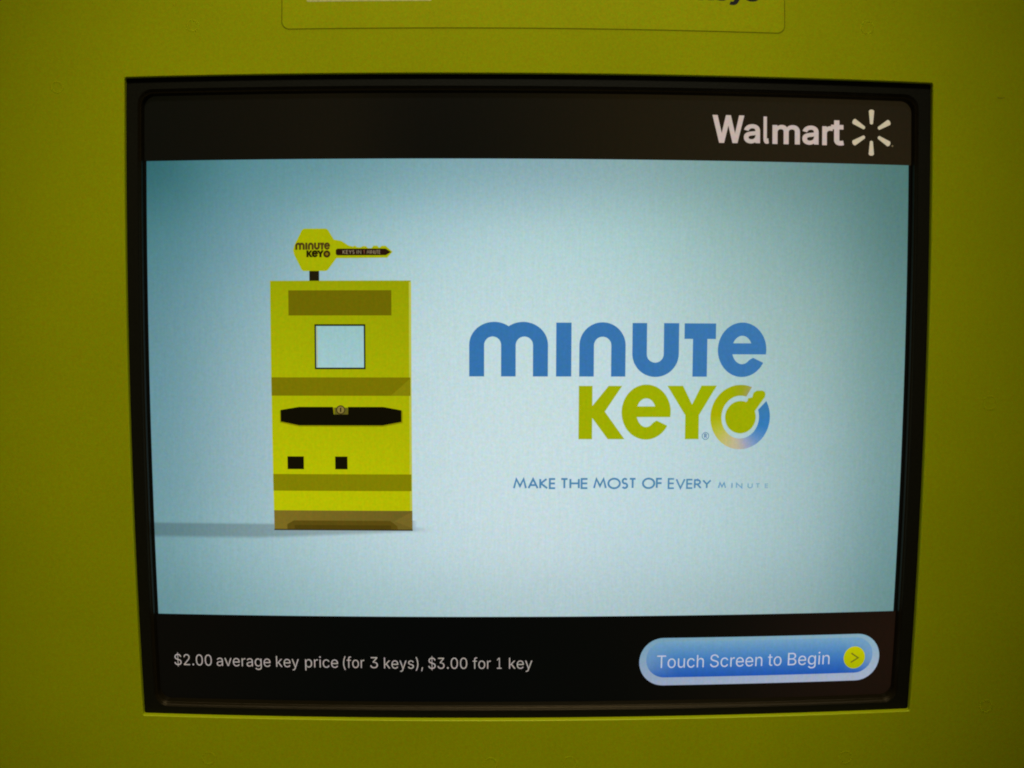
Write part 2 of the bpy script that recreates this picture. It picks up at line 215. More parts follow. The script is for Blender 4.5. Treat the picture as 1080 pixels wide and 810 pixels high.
def letter(fl, ch, x0, x1, y0, y1, col, bold):
    g = glyph(ch, bold); pts = sum(g, [])
    a, b = min(p[0] for p in pts), max(p[0] for p in pts); c, d = min(p[1] for p in pts), max(p[1] for p in pts)
    fl.raw([[(x0+(p[0]-a)/(b-a)*(x1-x0), y1-(p[1]-c)/(d-c)*(y1-y0)) for p in L] for L in g], col)

# monoline capitals, unit height, (width, strokes)
def _a(cx, cy, rx, ry, a0, a1, n=14): return [(x, y) for x, y in ell(cx, cy, rx, ry, a0, a1, n)]
CAPS = {
 'M': (1.02, [[(0, 1), (.2, 0), (.51, .78), (.82, 0), (1.02, 1)]]),
 'A': (.78, [[(0, 1), (.39, 0), (.78, 1)], [(.15, .66), (.63, .66)]]),
 'K': (.6, [[(0, 0), (0, 1)], [(.54, 0), (.03, .48)], [(.03, .46), (.6, 1)]]),
 'E': (.46, [[(.46, 0), (0, 0), (0, 1), (.46, 1)], [(0, .48), (.44, .48)]]),
 'T': (.5, [[(0, 0), (.5, 0)], [(.25, 0), (.25, 1)]]),
 'H': (.66, [[(0, 0), (0, 1)], [(.66, 0), (.66, 1)], [(0, .48), (.66, .48)]]),
 'O': (1.0, [_a(.5, .5, .5, .52, 0, 360, 30)]),
 'S': (.42, [_a(.21, .25, .19, .26, 30, 270, 12)[:-1]+_a(.21, .75, .21, .26, 90, -150, 12)]),
 'F': (.44, [[(.44, 0), (0, 0), (0, 1)], [(0, .48), (.42, .48)]]),
 'V': (.7, [[(0, 0), (.35, 1), (.7, 0)]]),
 'R': (.5, [[(0, 1), (0, 0), (.2, 0)]+_a(.2, .26, .25, .26, 90, -90, 10)+[(0, .52)], [(.2, .52), (.52, 1)]]),
 'Y': (.64, [[(0, 0), (.32, .5), (.64, 0)], [(.32, .5), (.32, 1)]]),
 'I': (.02, [[(.01, 0), (.01, 1)]]),
 'N': (.7, [[(0, 1), (0, 0), (.7, 1), (.7, 0)]]),
 'U': (.6, [[(0, 0), (0, .7)]+_a(.3, .7, .3, .31, 180, 360, 12)+[(.6, 0)]]),
 '1': (.2, [[(0, .15), (.2, 0), (.2, 1)]]),
}
def caps(fl, txt, x0, x1, top0, base, w, col, gap=0.24, top1=None, dd=0.0):
    tot = sum(CAPS[c][0] for c in txt)+gap*(len(txt)-1)
    k = (x1-x0)/tot; x = x0
    for c in txt:
        for s in CAPS[c][1]:
            t = top0 if top1 is None else top0+(top1-top0)*(x-x0)/(x1-x0)
            fl.stroke([(x+px*k, t+(base-t)*py) for px, py in s], w, col, dd+random.uniform(0, 0.004))
        x += (CAPS[c][0]+gap)*k

# ------------------------------------------------------------------ materials
M = {}
def node_mat(name):
    m = bpy.data.materials.new(name); m.use_nodes = True
    nt = m.node_tree; b = nt.nodes['Principled BSDF']; M[name] = m
    return m, nt, b
def noise(nt, scale, detail=3, rough=0.6):
    co = nt.nodes.new('ShaderNodeTexCoord')
    n = nt.nodes.new('ShaderNodeTexNoise'); n.inputs['Scale'].default_value = scale
    n.inputs['Detail'].default_value = detail; n.inputs['Roughness'].default_value = rough
    nt.links.new(co.outputs['Object'], n.inputs['Vector'])
    return n
def mixrgb(nt, mode, fac, a, b):
    x = nt.nodes.new('ShaderNodeMix'); x.data_type = 'RGBA'; x.blend_type = mode
    x.inputs[0].default_value = fac
    for sock, v in ((x.inputs[6], a), (x.inputs[7], b)):
        if isinstance(v, (tuple, list)): sock.default_value = (*v[:3], 1)
        else: nt.links.new(v, sock)
    return x
def ramp(nt, src, stops):
    r = nt.nodes.new('ShaderNodeValToRGB'); nt.links.new(src, r.inputs[0])
    el = r.color_ramp.elements
    while len(el) < len(stops): el.new(0.5)
    for e, (p, c) in zip(el, stops): e.position = p; e.color = (*c, 1)
    return r

def paint(name, base):
    m, nt, b = node_mat(name)
    f = noise(nt, 650, 3, 0.8)          # fine fleck of the powder coat
    g = noise(nt, 1500, 2, 0.6)
    s = noise(nt, 18, 3, 0.5)
    r1 = ramp(nt, f.outputs['Color'], [(0.3, (0.84, 0.90, 0.6)), (0.7, (1.16, 1.10, 1.4))])
    hue = mixrgb(nt, 'MIX', 0.5, f.outputs['Color'], g.outputs['Color'])
    # colour channels of the noise give the slight green / ochre fleck
    sc1 = nt.nodes.new('ShaderNodeVectorMath'); sc1.operation = 'MULTIPLY_ADD'
    nt.links.new(hue.outputs[2], sc1.inputs[0])
    sc1.inputs[1].default_value = (PAINT_FLECK, PAINT_FLECK*0.7, 0.5); sc1.inputs[2].default_value = (1-PAINT_FLECK/2, 1-PAINT_FLECK*0.35, 0.75)
    x = mixrgb(nt, 'MULTIPLY', 1.0, base, sc1.outputs[0])
    r2 = ramp(nt, s.outputs['Fac'], [(0.3, (0.96, 0.965, 0.9)), (0.7, (1.03, 1.025, 1.0))])
    y = mixrgb(nt, 'MULTIPLY', 1.0, x.outputs[2], r2.outputs[0])
    nt.links.new(y.outputs[2], b.inputs['Base Color'])
    b.inputs['Roughness'].default_value = 0.62
    b.inputs['Specular IOR Level'].default_value = 0.04
    bu = nt.nodes.new('ShaderNodeBump'); bu.inputs['Strength'].default_value = 0.10; bu.inputs['Distance'].default_value = 0.0002
    nt.links.new(g.outputs['Fac'], bu.inputs['Height']); nt.links.new(bu.outputs[0], b.inputs['Normal'])
    return m
PAINT_FLECK = 1.15
paint('chartreuse_paint', (0.395, 0.412, 0.0))
paint('edge_gloss', (0.40, 0.42, 0.0))        # glossier copy of the sheet paint, added for a highlight along the cut edge
eb = M['edge_gloss'].node_tree.nodes['Principled BSDF']
eb.inputs['Roughness'].default_value = 0.35; eb.inputs['Specular IOR Level'].default_value = 0.6; eb.inputs['Specular Tint'].default_value = (0.9, 1.0, 0.15, 1)
paint('plate_vinyl', (0.42, 0.435, 0.0))
M['plate_vinyl'].node_tree.nodes['Principled BSDF'].inputs['Roughness'].default_value = 0.5

def plain(name, col, rough, spec, bump=0.0, scale=900):
    m, nt, b = node_mat(name)
    n = noise(nt, scale, 3)
    r = ramp(nt, n.outputs['Fac'], [(0.3, tuple(v*0.8 for v in col)), (0.7, tuple(v*1.2 for v in col))])
    nt.links.new(r.outputs[0], b.inputs['Base Color'])
    b.inputs['Roughness'].default_value = rough; b.inputs['Specular IOR Level'].default_value = spec
    if bump:
        bu = nt.nodes.new('ShaderNodeBump'); bu.inputs['Strength'].default_value = bump; bu.inputs['Distance'].default_value = 0.0002
        nt.links.new(n.outputs['Fac'], bu.inputs['Height']); nt.links.new(bu.outputs[0], b.inputs['Normal'])
    return m
plain('bezel_plastic', (0.008, 0.007, 0.0025), 0.45, 0.11, 0.25)
plain('lip_plastic', (0.010, 0.007, 0.002), 0.30, 0.13, 0.2, 900)
M['lip_plastic'].node_tree.nodes['Principled BSDF'].inputs['Specular Tint'].default_value = (1, 0.72, 0.38, 1)
plain('plate_shade_line', (0.16, 0.16, 0.0), 0.6, 0.05)
plain('scratch_dark', (0.20, 0.20, 0.01), 0.7, 0.1)
plain('print_black', (0.006, 0.005, 0.004), 0.5, 0.2)
plain('print_white', (0.60, 0.55, 0.20), 0.5, 0.2)
plain('cabinet_steel', (0.02, 0.02, 0.02), 0.6, 0.3)

# liquid crystal picture: the screen gives off its own light
m, nt, b = node_mat('lcd')
at = nt.nodes.new('ShaderNodeAttribute'); at.attribute_name = 'picture'
n1 = noise(nt, 620, 2, 0.7); n2 = noise(nt, 1500, 2, 0.7)
mx = mixrgb(nt, 'MIX', 0.45, n1.outputs['Color'], n2.outputs['Color'])
va = nt.nodes.new('ShaderNodeVectorMath'); va.operation = 'MULTIPLY_ADD'
nt.links.new(mx.outputs[2], va.inputs[0]); va.inputs[1].default_value = (0.8, 0.45, 0.8); va.inputs[2].default_value = (0.60, 0.775, 0.60)
# pixel columns of the panel
co = nt.nodes.new('ShaderNodeTexCoord'); wv = nt.nodes.new('ShaderNodeTexNoise'); wv.inputs['Scale'].default_value = 1.0; wv.inputs['Detail'].default_value = 2
mp = nt.nodes.new('ShaderNodeMapping'); mp.inputs['Scale'].default_value = (950, 1, 70)
nt.links.new(co.outputs['Object'], mp.inputs['Vector']); nt.links.new(mp.outputs[0], wv.inputs['Vector'])
rw = ramp(nt, wv.outputs['Fac'], [(0.3, (0.975, 0.98, 0.975)), (0.7, (1.025, 1.02, 1.025))])
e0 = mixrgb(nt, 'MULTIPLY', 1.0, at.outputs['Color'], va.outputs[0])
e1 = mixrgb(nt, 'MULTIPLY', 1.0, e0.outputs[2], rw.outputs[0])
b.inputs['Base Color'].default_value = (0.003, 0.003, 0.003, 1)
b.inputs['Roughness'].default_value = 0.22; b.inputs['Specular IOR Level'].default_value = 0.08
nt.links.new(e1.outputs[2], b.inputs['Emission Color']); b.inputs['Emission Strength'].default_value = 1.0

# ------------------------------------------------------------------ KIOSK
OW, OH = 180.0, 290.8        # half width and height of the opening
kiosk = tag(empty('key_kiosk', (0, 0, -0.75)),
            'yellow-green painted metal kiosk front with a rectangular cut-out around the black touch screen', 'kiosk')

def ring_mesh(name, loops, mat, parent, smooth=False, close_outer=None):
    """loops: list of world-space point lists of equal length, joined one to the next"""
    n = len(loops[0]); V = [p for L in loops for p in L]; F = []
    for a in range(len(loops)-1):
        for i in range(n):
            j = (i+1) % n
            F.append([a*n+i, a*n+j, (a+1)*n+j, (a+1)*n+i])
    o = solid(name, V, F, mat, parent, smooth)
    return o

# front sheet: outer edge, opening with a small rounded lip, 2 mm cut edge
inner = rrect(-OW, 0, OW, OH, 0.8, 3, 30)
lip1 = rrect(-OW-0.45, -0.45, OW+0.45, OH+0.45, 1.2, 3, 30)
cx, cy = 0, OH/2
def outer_of(p, hx=400, y0=-420, y1=650):
    # project on the outer rectangle, keeping corners
    i = p
    u = (p[0]-cx)/OW; v = (p[1]-cy)/(OH/2)
    return Vector((u*hx/1000, 0, -((y0+y1)/2+v*(y1-y0)/2)/1000))
# loops run outside -> inside; winding gives normals towards -Y (the viewer)
L0 = [outer_of(p) for p in inner]
L0b = [Vector((v.x, 0.03, v.z)) for v in L0]
L1 = [P(x, y, 0) for x, y in lip1]
L1b = [P(x, y, 0.14) for x, y in rrect(-OW-0.14, -0.14, OW+0.14, OH+0.14, 0.9, 3, 30)]
L2 = [P(x, y, 0.55) for x, y in inner]
L3 = [P(x, y, 2.9) for x, y in inner]
L4 = [P(x+(6 if x > 0 else -6), y+(6 if y > 100 else -6), 2.9) for x, y in inner]
fp = ring_mesh('front_panel', [L0b, L0, L1, L1b, L2, L3, L4], M['chartreuse_paint'], kiosk)
fp.data.materials.append(M['edge_gloss'])
for i, p in enumerate(fp.data.polygons):
    if i//len(inner) in (2, 3): p.material_index = 1; p.use_smooth = True
# cabinet body behind the sheet, open round the monitor
bx = [(-0.392, 0.028), (0.392, 0.56)]
V = []; z0, z1 = 0.41, -0.64
for y in (0.031, 0.56):
    for x, z in ((-0.392, z0), (0.392, z0), (0.392, z1), (-0.392, z1)): V.append((x, y, z))
solid('cabinet', V, [[0, 1, 5, 4], [1, 2, 6, 5], [2, 3, 7, 6], [3, 0, 4, 7], [4, 5, 6, 7]], M['cabinet_steel'], kiosk)

# instruction plate above the screen
def slab(name, outline, d0, d1, mat, parent, r=0.15):
    n = len(outline)
    A = [P(x, y, d0) for x, y in outline]
    cxx = sum(p[0] for p in outline)/n; cyy = sum(p[1] for p in outline)/n
    B = [P(x, y, d1+r) for x, y in outline]
    def ins(p):
        l = math.hypot(p[0]-cxx, p[1]-cyy); return (p[0]-(p[0]-cxx)/l*r, p[1]-(p[1]-cyy)/l*r)
    Cc = [P(*ins(p), d1) for p in outline]
    V = A+B+Cc; F = []
    for a in range(2):
        for i in range(n):
            j = (i+1) % n; F.append([a*n+i, (a+1)*n+i, (a+1)*n+j, a*n+j])
    pts, tri = fill([[ins(p) for p in outline]])
    V += [P(x, y, d1) for x, y in pts]
    for t in tri:
        f = [3*n+i for i in t]
        a, b2, c2 = (V[i] for i in f)
        if (b2-a).cross(c2-a).y > 0: f = f[::-1]
        F.append(f)
    o = solid(name, V, F, mat, parent)
    return o
plate = slab('instruction_plate', rrect(-109.4, -120, 111.2, -19.9, 3.2, 8, 16), 0, -0.12, M['plate_vinyl'], kiosk, 0.1)
plate['label'] = 'rounded yellow-green plate with black lettering above the screen'
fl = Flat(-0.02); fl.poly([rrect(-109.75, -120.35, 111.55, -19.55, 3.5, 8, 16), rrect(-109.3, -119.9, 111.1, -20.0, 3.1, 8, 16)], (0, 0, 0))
fl.build('plate_edge_shade', plate, M['plate_shade_line'])  # flat dark ribbon painted round the plate in place of its shadow line
fl = Flat(-0.14)
word(fl, 'keys', 72.6, 100.0, -34.0, 13.2, (20, 15, 5), bold=32)
fl.build('lettering', plate, M['print_black'])
fl = Flat(-0.14); fl.poly([rrect(-98.6, -62, -44.0, -31.7, 0.6, 3, 6)], (230, 225, 150))
fl.build('white_strip', plate, M['print_white'])

# faint round marks where studs are welded behind the sheet
def weld(x, y, r):
    N = 36; V = []; F = []; c = P(x, y, 0)
    prof = [(r-0.55, 0.01), (r-0.15, -0.06), (r+0.1, -0.06), (r+0.5, 0.01)]
    for i in range(N):
        a = 2*math.pi*i/N
        for rr, dd in prof: V.append((c.x+rr/1000*math.cos(a), dd/1000, c.z+rr/1000*math.sin(a)))
    k = len(prof)
    for i in range(N):
        j = (i+1) % N
        for q in range(k-1): F.append([i*k+q, i*k+q+1, j*k+q+1, j*k+q])
    solid('weld_mark', V, F, M['chartreuse_paint'], kiosk, True)
for x, y, r in [(-149.3, -22.2, 2.3), (-211.3, 3.4, 2.3), (149.3, -23.9, 2.6), (-149.8, 311.5, 2.8), (-18.2, 312.8, 3.0),
                (18.7, 312.6, 3.1), (149.9, 313.2, 2.8), (210.6, 144.2, 3.0), (218.9, 290.5, 2.7)]:
    weld(x, y, r)
fl = Flat(-0.03)
fl.stroke([(211.0, 5.0), (212.2, 5.4), (213.6, 5.3)], 0.35, (0, 0, 0)); fl.stroke([(213.6, 5.3), (214.8, 4.9)], 0.2, (0, 0, 0))
fl.build('scratch', kiosk, M['scratch_dark'])

# ------------------------------------------------------------------ MONITOR
mon = tag(empty('touchscreen_monitor', (0, 0.003, -0.2908)),
          'black framed touch screen with pale blue picture and blue and green lettering', 'touch screen')
def frame_loop(x0, y0, x1, y1, r, d): return [P(x, y, d) for x, y in rrect(x0, y0, x1, y1, r, 10, 30)]
bz = ring_mesh('bezel', [
    frame_loop(-186, -6, 186, 297, 2, 3.1),
    frame_loop(-174.9, 5.0, 174.4, 287.3, 6.5, 3.1),
    frame_loop(-174.6, 5.3, 174.1, 287.0, 6.3, 4.6)], M['bezel_plastic'], mon)
# moulded double bead between the frame and the glass
prof = [(0.02, 3.2)]
for c0, d0 in ((0.1, 3.95), (1.35, 4.9)):
    for k in range(8):
        a = math.pi/2*k/7; prof.append((c0+0.5*math.sin(a), d0-0.5*math.cos(a)))
prof += [(2.2, 6.2), (2.4, 9.0)]
lp = ring_mesh('inner_lip', [frame_loop(-174.8+o_*0.62, 5.1+o_, 174.3-o_*0.62, 287.3-o_, max(3.5, 6.4-o_*0.5), d_) for o_, d_ in prof], M['lip_plastic'], mon, True)
# housing behind
V = []
for d in (9.5, 45):
    for x, y in ((-184, -4), (184, -4), (184, 295), (-184, 295)): V.append(P(x, y, d))
solid('housing', V, [[0, 1, 2, 3], [0, 4, 5, 1], [1, 5, 6, 2], [2, 6, 7, 3], [3, 7, 4, 0], [7, 6, 5, 4]], M['bezel_plastic'], mon)

def smooth_table(xs, ys, T):
    """smooth interpolation of a colour table over the picture"""
    def h(t): return t
    def cub(a, b, c, d, t):
        return b+0.5*t*(c-a+t*(2*a-5*b+4*c-d+t*(3*(b-c)+d-a)))
    def f(x, y):
        u = max(0, min(0.9999, (x-xs[0])/(xs[1]-xs[0])))*(len(T[0])-1)
        v = max(0, min(0.9999, (y-ys[0])/(ys[1]-ys[0])))*(len(T)-1)
        i, j = int(u), int(v); fu, fv = u-i, v-j
        W = len(T[0])-1; H = len(T)-1
        out = []
        for k in range(3):
            r = []
            for jj in (j-1, j, j+1, j+2):
                row = T[max(0, min(H, jj))]
                r.append(cub(*(row[max(0, min(W, ii))][k] for ii in (i-1, i, i+1, i+2)), fu))
            out.append(cub(*r, fv))
        return out
    return f

# dark ground: backlight leak warmer to the right, brown glass reflections painted in
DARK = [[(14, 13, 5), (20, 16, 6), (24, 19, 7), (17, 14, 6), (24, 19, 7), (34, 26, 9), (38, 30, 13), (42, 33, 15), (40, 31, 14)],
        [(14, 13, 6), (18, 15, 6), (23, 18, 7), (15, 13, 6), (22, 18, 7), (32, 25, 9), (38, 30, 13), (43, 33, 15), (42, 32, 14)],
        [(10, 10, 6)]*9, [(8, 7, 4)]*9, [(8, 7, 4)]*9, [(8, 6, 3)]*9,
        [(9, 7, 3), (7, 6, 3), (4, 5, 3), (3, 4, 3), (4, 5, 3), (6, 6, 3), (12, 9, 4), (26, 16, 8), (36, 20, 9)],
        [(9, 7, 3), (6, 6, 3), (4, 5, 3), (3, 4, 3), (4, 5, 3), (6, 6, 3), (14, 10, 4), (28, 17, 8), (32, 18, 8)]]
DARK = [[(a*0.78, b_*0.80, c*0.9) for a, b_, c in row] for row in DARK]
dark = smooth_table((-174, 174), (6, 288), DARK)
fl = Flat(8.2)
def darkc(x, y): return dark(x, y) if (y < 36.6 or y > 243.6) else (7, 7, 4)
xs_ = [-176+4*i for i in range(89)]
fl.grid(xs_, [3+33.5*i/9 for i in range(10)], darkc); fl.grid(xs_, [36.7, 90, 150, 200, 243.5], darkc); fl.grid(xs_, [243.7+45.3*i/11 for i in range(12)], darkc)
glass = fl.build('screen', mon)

# the lit picture
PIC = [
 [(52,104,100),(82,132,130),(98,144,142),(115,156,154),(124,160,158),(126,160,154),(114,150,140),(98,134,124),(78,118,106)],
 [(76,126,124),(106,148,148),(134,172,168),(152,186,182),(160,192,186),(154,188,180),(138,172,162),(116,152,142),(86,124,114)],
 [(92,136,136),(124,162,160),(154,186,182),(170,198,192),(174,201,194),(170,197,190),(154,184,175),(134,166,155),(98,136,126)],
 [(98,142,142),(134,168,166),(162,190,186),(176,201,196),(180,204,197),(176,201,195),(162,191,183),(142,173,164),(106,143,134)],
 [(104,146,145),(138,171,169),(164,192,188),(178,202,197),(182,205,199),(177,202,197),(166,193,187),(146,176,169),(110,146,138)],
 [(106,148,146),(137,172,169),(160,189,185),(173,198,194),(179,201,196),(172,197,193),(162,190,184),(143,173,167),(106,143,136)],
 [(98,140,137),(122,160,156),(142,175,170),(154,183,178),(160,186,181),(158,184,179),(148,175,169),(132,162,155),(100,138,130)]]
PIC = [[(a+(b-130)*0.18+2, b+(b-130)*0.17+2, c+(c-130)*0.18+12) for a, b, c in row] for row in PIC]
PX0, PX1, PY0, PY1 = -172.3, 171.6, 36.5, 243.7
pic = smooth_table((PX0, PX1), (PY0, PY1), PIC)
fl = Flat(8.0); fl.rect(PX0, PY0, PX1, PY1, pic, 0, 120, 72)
picture = fl.build('screen_picture', mon)

# drawn kiosk inside the picture
fl = Flat(7.97)
def shade(x, y):
    c = pic(x, y)
    up = max(0, min(1, (y-200.0)/1.0)); lo = max(0, min(1, (lower(x)-y)/1.6)); rt = max(0, min(1, (-50-x)/60.0))
    k = 1-0.19*up*lo*(0.55+0.45*max(0, min(1, (-112-x)/30+1)))
    if x > -53.5: k = 1-0.14*max(0, 1-(x+53.5)/9)*max(0, 1-abs(y-202.8)/1.6)
    elif x > -116: k = 1-0.19*max(0, min(1, (lower(x)-y)/1.4))
    return [v*k for v in c]
def lower(x):
    if x < -123: return 207.6
    if x < -53.5: return 207.6-(x+123)/69.5*3.2
    return 204.2
def frange(a, b, s): return [a+(b-a)*i/int(round((b-a)/s)) for i in range(int(round((b-a)/s))+1)]
fl.grid(frange(PX0, -44, 2.4), frange(198.6, 209.0, 0.4), shade)
def body(x, y):
    t = max(0, min(1, (y-90)/90)); g = (x+116)/63
    return (152+30*t-4*g, 161+27*t-5*g, 0)
fl.rect(-116.4, 90.4, -53.5, 194.2, body, 0.01, 4, 16)
fl.rect(-54.3, 91.0, -53.3, 194.2, (185, 190, 70), 0.014, 1, 8)
fl.rect(-108.2, 94.7, -62.1, 105.9, (108, 102, 0), 0.02, 2, 2)
fl.rect(-96.6, 109.8, -73.8, 129.95, (28, 34, 10), 0.02)
fl.rect(-95.9, 110.6, -74.5, 129.2, lambda x, y: (150+10*(y-110)/20, 192+8*(y-110)/20, 195+8*(y-110)/20), 0.03, 2, 4)
fl.rect(-95.7, 111.0, -95.3, 128.9, (170, 170, 120), 0.034)
fl.rect(-116.3, 133.6, -53.8, 141.85, (120, 114, 0), 0.02, 4, 2)
fl.poly([[(-54.0, 134.2), (-54.0, 141.8), (-62.6, 141.8)]], (132, 128, 5), 0.03)
slot = [(-112.4, 148.3), (-104, 146.88), (-88.7, 146.88), (-88.3, 150.28), (-81.95, 150.28), (-81.85, 146.86), (-66, 146.86), (-57.9, 148.35), (-57.9, 153.6), (-66.4, 155.22), (-104, 155.25), (-112.4, 153.5)]
fl.poly([[(x+0.15, y+0.55) for x, y in [(-112.9, 148.0), (-104, 146.6), (-66, 146.6), (-57.5, 148.1), (-57.5, 153.6), (-66.4, 155.3), (-104, 155.3), (-112.9, 153.5)]]], (140, 138, 0), 0.018)
fl.poly([slot], (12, 9, 0), 0.03)
fl.rect(-88.0, 147.2, -82.0, 150.28, (96, 90, 25), 0.03)
fl.poly([ell(-85.2, 148.2, 2.05, 2.05, 0, 360, 24)[:-1]], (52, 42, 12), 0.035)
fl.poly([ell(-85.2, 148.2, 1.6, 1.6, 0, 360, 20)[:-1]], (134, 118, 56), 0.04)
fl.rect(-85.5, 147.2, -84.9, 149.2, (30, 24, 5), 0.05)
for x0, x1 in ((-109.65, -102.2), (-88.0, -82.4)): fl.rect(x0, 169.35, x1, 175.2, (16, 12, 0), 0.03)
fl.rect(-116.3, 177.45, -53.6, 185.1, (128, 126, 0), 0.02, 4, 2)
fl.rect(-116.3, 194.15, -53.3, 203.1, lambda x, y: (124-18*(x+116)/63, 106-14*(x+116)/63, 32), 0.02, 6, 2)
fl.poly([[(-110.4, 203.1), (-110.4, 200.6), (-107.4, 198.8), (-63.4, 198.8), (-60.2, 201.2), (-60.0, 203.1)]], (90, 74, 14), 0.03)
fl.poly([[(-107, 203.1), (-107, 200.9), (-63, 200.9), (-63, 203.1)]], (76, 62, 8), 0.034)
fl.poly([[(-61.5, 199), (-53.4, 194.6), (-53.4, 202.2)]], (118, 101, 36), 0.032)
fl.rect(-116.4, 202.8, -53.2, 203.35, (52, 44, 16), 0.036)
# key-shaped sign on top
KEYC = (164, 172, 0)
fl.poly([[(-105.9, 76.8), (-105.3, 74.6), (-101.9, 67.9), (-101.0, 67.3), (-91.2, 67.3), (-90.2, 67.9), (-87.6, 72.2), (-84.3, 72.8), (-81.0, 74.9), (-79.2, 75.3), (-78.2, 74.9), (-77.2, 75.6), (-75.9, 75.7), (-74.6, 75.1), (-73.4, 75.1), (-72.4, 76.0), (-71.0, 76.1), (-69.9, 74.9), (-68.3, 75.0), (-67.4, 75.9), (-66.3, 75.0), (-64.6, 75.0), (-61.5, 77.7), (-63.9, 80.3), (-86.5, 80.5), (-90.3, 85.6), (-91.2, 86.15), (-101.3, 86.15), (-102.1, 85.6), (-105.4, 79.0)]], KEYC, 0.02)
fl.poly([[(-86.2, 76.25), (-64.6, 76.25), (-62.2, 77.8), (-64.6, 79.2), (-86.2, 79.25), (-86.8, 78.6), (-86.8, 76.9)]], (38, 18, 6), 0.03)
fl.rect(-98.7, 86.1, -94.3, 90.5, (30, 24, 6), 0.02)
caps(fl, 'KEYS', -83.6, -78.6, 77.0, 78.5, 0.21, (150, 136, 104), 0.3, dd=0.045)
caps(fl, 'IN', -77.4, -75.6, 77.0, 78.5, 0.21, (150, 136, 104), 0.4, dd=0.045)
caps(fl, '1', -74.5, -74.1, 77.0, 78.5, 0.21, (150, 90, 66), 0.3, dd=0.045)
caps(fl, 'MINUTE', -72.9, -67.0, 77.0, 78.5, 0.21, (150, 132, 100), 0.3, dd=0.045)

# ---- wordmark outlines
def e_shape(cx, cy, rx, ry, hx0, hx1, hy, htop, lx0, ly, qx, qy, rxo, ryo, bot, xr, yr):
    a1 = -math.degrees(math.asin(min(1, (yr-cy)/ry)))
    a2 = -math.degrees(math.atan2((ryo-cy)/ry, (rxo-cx)/rx))
    outer = [(xr, yr)]+ell(cx, cy, rx, ry, a1, 360+a2, 60)
    ryi = bot-cy; rxi = (hx1-hx0)/2/math.sqrt(1-((cy-hy)/ryi)**2)
    al = math.degrees(math.asin((ly-cy)/ryi))
    outer += [(qx, qy)]+ell(cx, cy, rxi, ryi, -46, -180+al, 16)
    ah = math.degrees(math.asin((cy-hy)/ryi))
    hole = ell(cx, cy, rxi, cy-htop, ah, 180-ah, 16)
    return [outer, hole]
def arch(x0, x1, top, cy, base): return ell((x0+x1)/2, cy, (x1-x0)/2, cy-top, 180, 0, 20)
W1 = []
rx = 11.1
W1.append([[(-27.54, 133.1)]+ell(-16.44, 119, 11.1, 10.3, 180, 54.5, 20)+ell(-3.5, 119, 11.1, 10.3, 125.5, 0, 20)+[(7.59, 133.1), (.89, 133.1)]
           + ell(-2.96, 119.1, 3.85, 3.85, 0, 180, 16)+[(-6.81, 133.1), (-13.33, 133.1)]+ell(-17.1, 119.1, 3.77, 3.85, 0, 180, 16)+[(-20.87, 133.1)]])
W1.append([[(11.22, 109), (18.07, 109), (18.07, 133.1), (11.22, 133.1)]])
W1.append([[(21.6, 133.1)]+ell(31.97, 119.2, 10.37, 10.4, 180, 0, 30)+[(42.33, 133.1), (35.89, 133.1)]+ell(32.02, 119.1, 3.87, 3.85, 0, 180, 16)+[(28.15, 133.1)]])
W1.append([[(45.36, 109.05)]+ell(55.87, 122.8, 10.51, 10.45, 180, 360, 30)+[(66.38, 109.05), (59.52, 109.05)]+ell(55.72, 123, 3.8, 3.8, 360, 180, 16)+[(51.92, 109.05)]])
W1.append([[(68.83, 109.1), (83.14, 109.1), (83.14, 116.1), (79.25, 116.1), (79.25, 133.1), (72.68, 133.1), (72.68, 116.1), (68.83, 116.1)]])
W1.append(e_shape(95.2, 120.92, 11.12, 12.3, 90.87, 99.12, 117.9, 114.6, 90.97, 122.98, 100.28, 124.5, 105.77, 127.2, 127.4, 106.29, 122.98))
W2 = []
W2.append([[(21.5, 137.27), (27.65, 137.27), (27.65, 146.3), (34.9, 137.27), (41.0, 137.27), (33.3, 148.9), (42.3, 161.4), (34.75, 161.4), (27.65, 151.8), (27.65, 161.4), (21.5, 161.4)]])
W2.append(e_shape(51.97, 149.13, 11.13, 12.47, 47.73, 55.79, 146.3, 142.9, 47.8, 151.39, 56.74, 152.92, 62.58, 155.91, 155.9, 63.1, 151.39))
W2.append([[(61.4, 137.2), (68.55, 137.2), (72.75, 145.7), (76.93, 137.1), (83.94, 137.1), (76.0, 150.5), (76.0, 161.45), (69.75, 161.45), (69.75, 150.6)]])

# small copies on the key head
def remap(L, a, b): # a: source box, b: target box
    return [(b[0]+(x-a[0])/(a[2]-a[0])*(b[2]-b[0]), b[1]+(y-a[1])/(a[3]-a[1])*(b[3]-b[1])) for x, y in L]
def heavier(loops, d):
    L0_ = loops[0]; sg = -1 if area(L0_) > 0 else 1
    return [embolden(L0_, sg*d)]+[embolden(L, -d if area(L) < 0 else d) if False else embolden(L, (1 if area(L) > 0 else -1)*d) for L in loops[1:]]
for s in W1: fl.poly(heavier([remap(L, (-27.54, 108.7, 106.3, 133.1), (-104.8, 73.6, -89.4, 76.6)) for L in s], 0.09), (74, 54, 16), 0.04)
for s in W2: fl.poly(heavier([remap(L, (21.5, 137.2, 84, 161.5), (-99.8, 77.1, -92.3, 79.9)) for L in s], 0.13), (34, 24, 0), 0.04)
fl.poly([ell(-90.8, 78.6, 1.6, 1.6, 0, 360, 20)[:-1]], (58, 36, 8), 0.04)
fl.poly([ell(-90.8, 78.6, 0.7, 0.7, 0, 360, 12)[:-1]], (130, 110, 10), 0.05)
tag(fl.build('kiosk_picture', picture))

